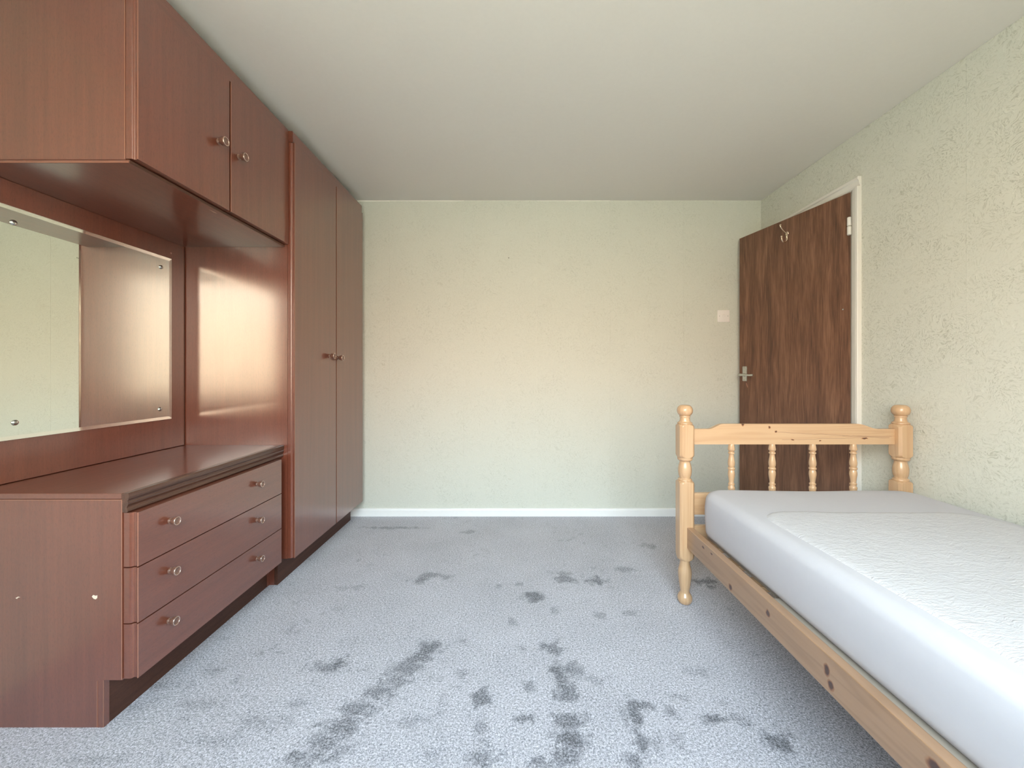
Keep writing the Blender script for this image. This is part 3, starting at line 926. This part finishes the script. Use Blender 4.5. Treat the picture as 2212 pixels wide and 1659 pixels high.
def board(y0, y1, mat, ends=(.788, 1.697)):
    # upper rail with the arched top edge
    x0, x1 = ends
    top = [(x0, .7817)]
    for k_ in range(13):
        s_ = k_ / 12; top.append((.862 + s_ * .066, .7817 + (.8045 - .7817) * (s_ * s_ * (3 - 2 * s_))))
    for k_ in range(13):
        s_ = k_ / 12; top.append((1.530 + s_ * .092, .8045 - (.8045 - .7817) * (s_ * s_ * (3 - 2 * s_))))
    top.append((x1, .7817))
    ring0 = [(x1, RT), (x0, RT)] + top
    MB().prism(ring0, 'y', y0, y1).build('top_rail', mat, bed)
    MB().box(x0, x1, y0, y1, .398, RB, .002).build('lower_rail', PINE_X, bed)
    MB().box(x0, x1, y0 - .002, y1 - .002, .262, .349, .002).build('end_rail', PINE_X, bed)


board(1.7966, 1.8186, PINE_FOOT)
board(HY + .022, HY + .044, PINE_X)
first = None
for yy in (1.8076, HY + .033):
    for xx in (.969, 1.1525, 1.3345, 1.5175):
        if first is None:
            first = MB().lathe([(0, .0)] and [(z - RB, r_) for z, r_ in spind[::-1]], (xx, yy, RB), (0, 0, 1), 28).build('spindle', PINE_POST, bed, smooth=50)
            base_xy = (xx, yy)
        else:
            s2 = first.copy(); C.objects.link(s2); s2.parent = bed
            s2.location = (xx - base_xy[0], yy - base_xy[1], 0)
# side rails
RX = .7543
for x0, x1 in ((RX, RX + .028), (BX1 + BW - (RX - BX0) - .028, BX1 + BW - (RX - BX0))):
    MB().box(x0, x1, HY + BW - .005, BY + .004, .2607, .3504, .0022).build('side_rail', PINE_SIDE_SHADED, bed)
# slats resting on cleats
for x0, x1 in ((RX + .028, RX + .045), (1.655, 1.677)):
    MB().box(x0, x1, HY + BW, BY, .275, .305, .001, 1).build('cleat', PINE_X, bed)
ny_ = 13
for i in range(ny_):
    y0 = -.12 + i * .145
    MB().box(.784, 1.676, y0, y0 + .07, .3055, .3225, .002, 1).build('slat', PINE_X, bed)
tag(MB().box(.7865, 1.674, -.15, 1.235, .323, .3405, .001, 1).build('base_board', M['board'], bed), 'weathered grey board under the mattress')
tag(MB().box(.822, 1.672, 1.24, 1.73, .323, .3405, .001, 1).build('base_board', M['board'], bed), 'weathered grey board under the mattress')

# ------------------------------------------------------------------ mattress
def mattress():
    x0, x1, y0, y1, z0, z1 = .793, 1.698, -.165, 1.748, .3405, .530
    rc = .085   # plan corner radius
    plan = []
    def corner(cx_, cy_, a0):
        for k_ in range(9):
            a_ = a0 + k_ / 8 * math.pi / 2
            plan.append((cx_, cy_, math.cos(a_), math.sin(a_)))
    nlong, nshort = 34, 18
    # build ordered plan outline as (centre point, direction) so that it can be inset
    pts = []
    def line(p, q_, n_, d):
        for k_ in range(1, n_):
            s_ = k_ / n_
            pts.append((p[0] + (q_[0] - p[0]) * s_, p[1] + (q_[1] - p[1]) * s_, d[0], d[1], 0))
    cs = [(x1 - rc, y1 - rc, 0), (x0 + rc, y1 - rc, math.pi / 2), (x0 + rc, y0 + rc, math.pi), (x1 - rc, y0 + rc, 1.5 * math.pi)]
    for i, (cx_, cy_, a0) in enumerate(cs):
        for k_ in range(9):
            a_ = a0 + k_ / 8 * math.pi / 2
            pts.append((cx_, cy_, math.cos(a_), math.sin(a_), 1))
        nx_ = cs[(i + 1) % 4]
        a1 = a0 + math.pi / 2
        line((cx_, cy_), (nx_[0], nx_[1]), nshort if i % 2 == 0 else nlong, (math.cos(a1), math.sin(a1)))
    def ring(off, z, zf=None):
        r_ = []
        for cx_, cy_, dx, dy, _ in pts:
            x, y = cx_ + dx * (rc - off), cy_ + dy * (rc - off)
            zz = z if zf is None else zf(x, y)
            r_.append((x, y, zz))
        return r_
    def ztop(x, y):
        s_ = (x - x0) / (x1 - x0)
        u_ = (y - y0) / (y1 - y0)
        return z1 + .007 * math.sin(math.pi * min(max(s_, 0), 1)) * math.sin(math.pi * min(max(u_ * .9 + .1, 0), 1)) + .004 * math.exp(-((s_ - .12) / .12) ** 2) - .002 * math.exp(-((s_ - .45) / .2) ** 2) \
            + .0025 * mnoise.noise((x * 4, y * 3, 1.7))
    rings = []
    rb = .030
    for k_ in range(6):
        a_ = k_ / 5 * math.pi / 2
        rings.append(ring(rb * (1 - math.sin(a_)), z0 + rb * (1 - math.cos(a_))))
    for z, o_ in ((.40, -.001), (.44, -.003), (.47, -.003)):
        rings.append(ring(o_, z))
    rt = .036
    for k_ in range(1, 9):
        a_ = k_ / 8 * math.pi / 2
        zc = z1 - rt
        rings.append([(x, y, zc + (ztop(x, y) - zc) * math.sin(a_)) for x, y, _ in ring(rt * 1.15 * (1 - math.cos(a_)), 0)])
    base = rt * 1.15
    # concentric inset rings towards a centre line keep the top smooth
    n_in = 14
    cxm = (x0 + x1) / 2
    last = rings[-1]
    for k_ in range(1, n_in + 1):
        s_ = k_ / n_in
        rr = []
        for (x, y, z) in last:
            tx = cxm; ty = min(max(y, y0 + .45), y1 - .45)
            X_, Y_ = x + (tx - x) * s_, y + (ty - y) * s_
            rr.append((X_, Y_, ztop(X_, Y_)))
        rings.append(rr)
    mb = MB().loft(rings, cap=False)
    n_ = len(pts)
    mb.f.append(tuple(range(n_))[::-1])
    ob = mb.build('mattress', M['mattress'], None, smooth=60)
    tag(ob, 'white mattress in a fitted protector lying on the pine bed', 'mattress')
    # quilted panel: slightly raised, rounded outline
    qx0, qx1, qy0, qy1, qr = .848, 1.650, -.10, 1.452, .11
    nu, nv = 60, 110
    V = {}; q = MB()
    idx = {}
    for j in range(nv + 1):
        for i in range(nu + 1):
            x = qx0 + (qx1 - qx0) * i / nu; y = qy0 + (qy1 - qy0) * j / nv
            # pull the corners in to a radius
            ax, ay = min(max(x, qx0 + qr), qx1 - qr), min(max(y, qy0 + qr), qy1 - qr)
            dx, dy = x - ax, y - ay
            if dx and dy:
                m_ = max(abs(dx), abs(dy)); L_ = math.hypot(dx, dy)
                x, y = ax + dx / L_ * m_, ay + dy / L_ * m_
            wav = .004 * mnoise.noise((x * 9, 3.1, 2)) if y > qy1 - .2 else 0
            y += wav
            ed = min(x - qx0, qx1 - x, qy1 - y, y - qy0)
            ed = min(i, nu - i, j, nv - j) / 1.5
            lift = .0040 * min(1, ed) - (.004 if ed == 0 else 0)
            zz = ztop(x, y)
            e_ = min(x - x0, x1 - x)
            if e_ < base: zz -= .0
            q.v.append((x, y, zz + lift + .0012 * mnoise.noise((x * 22, y * 60, 0)) * min(1, ed)))
            idx[i, j] = len(q.v) - 1
    for j in range(nv):
        for i in range(nu):
            q.f.append((idx[i, j], idx[i + 1, j], idx[i + 1, j + 1], idx[i, j + 1]))
    ORG[ob.name] = Vector((0, 0, 0))
    tag(q.build('quilted_panel', M['quilt'], ob, smooth=70), 'puckered quilted centre of the protector')


mattress()
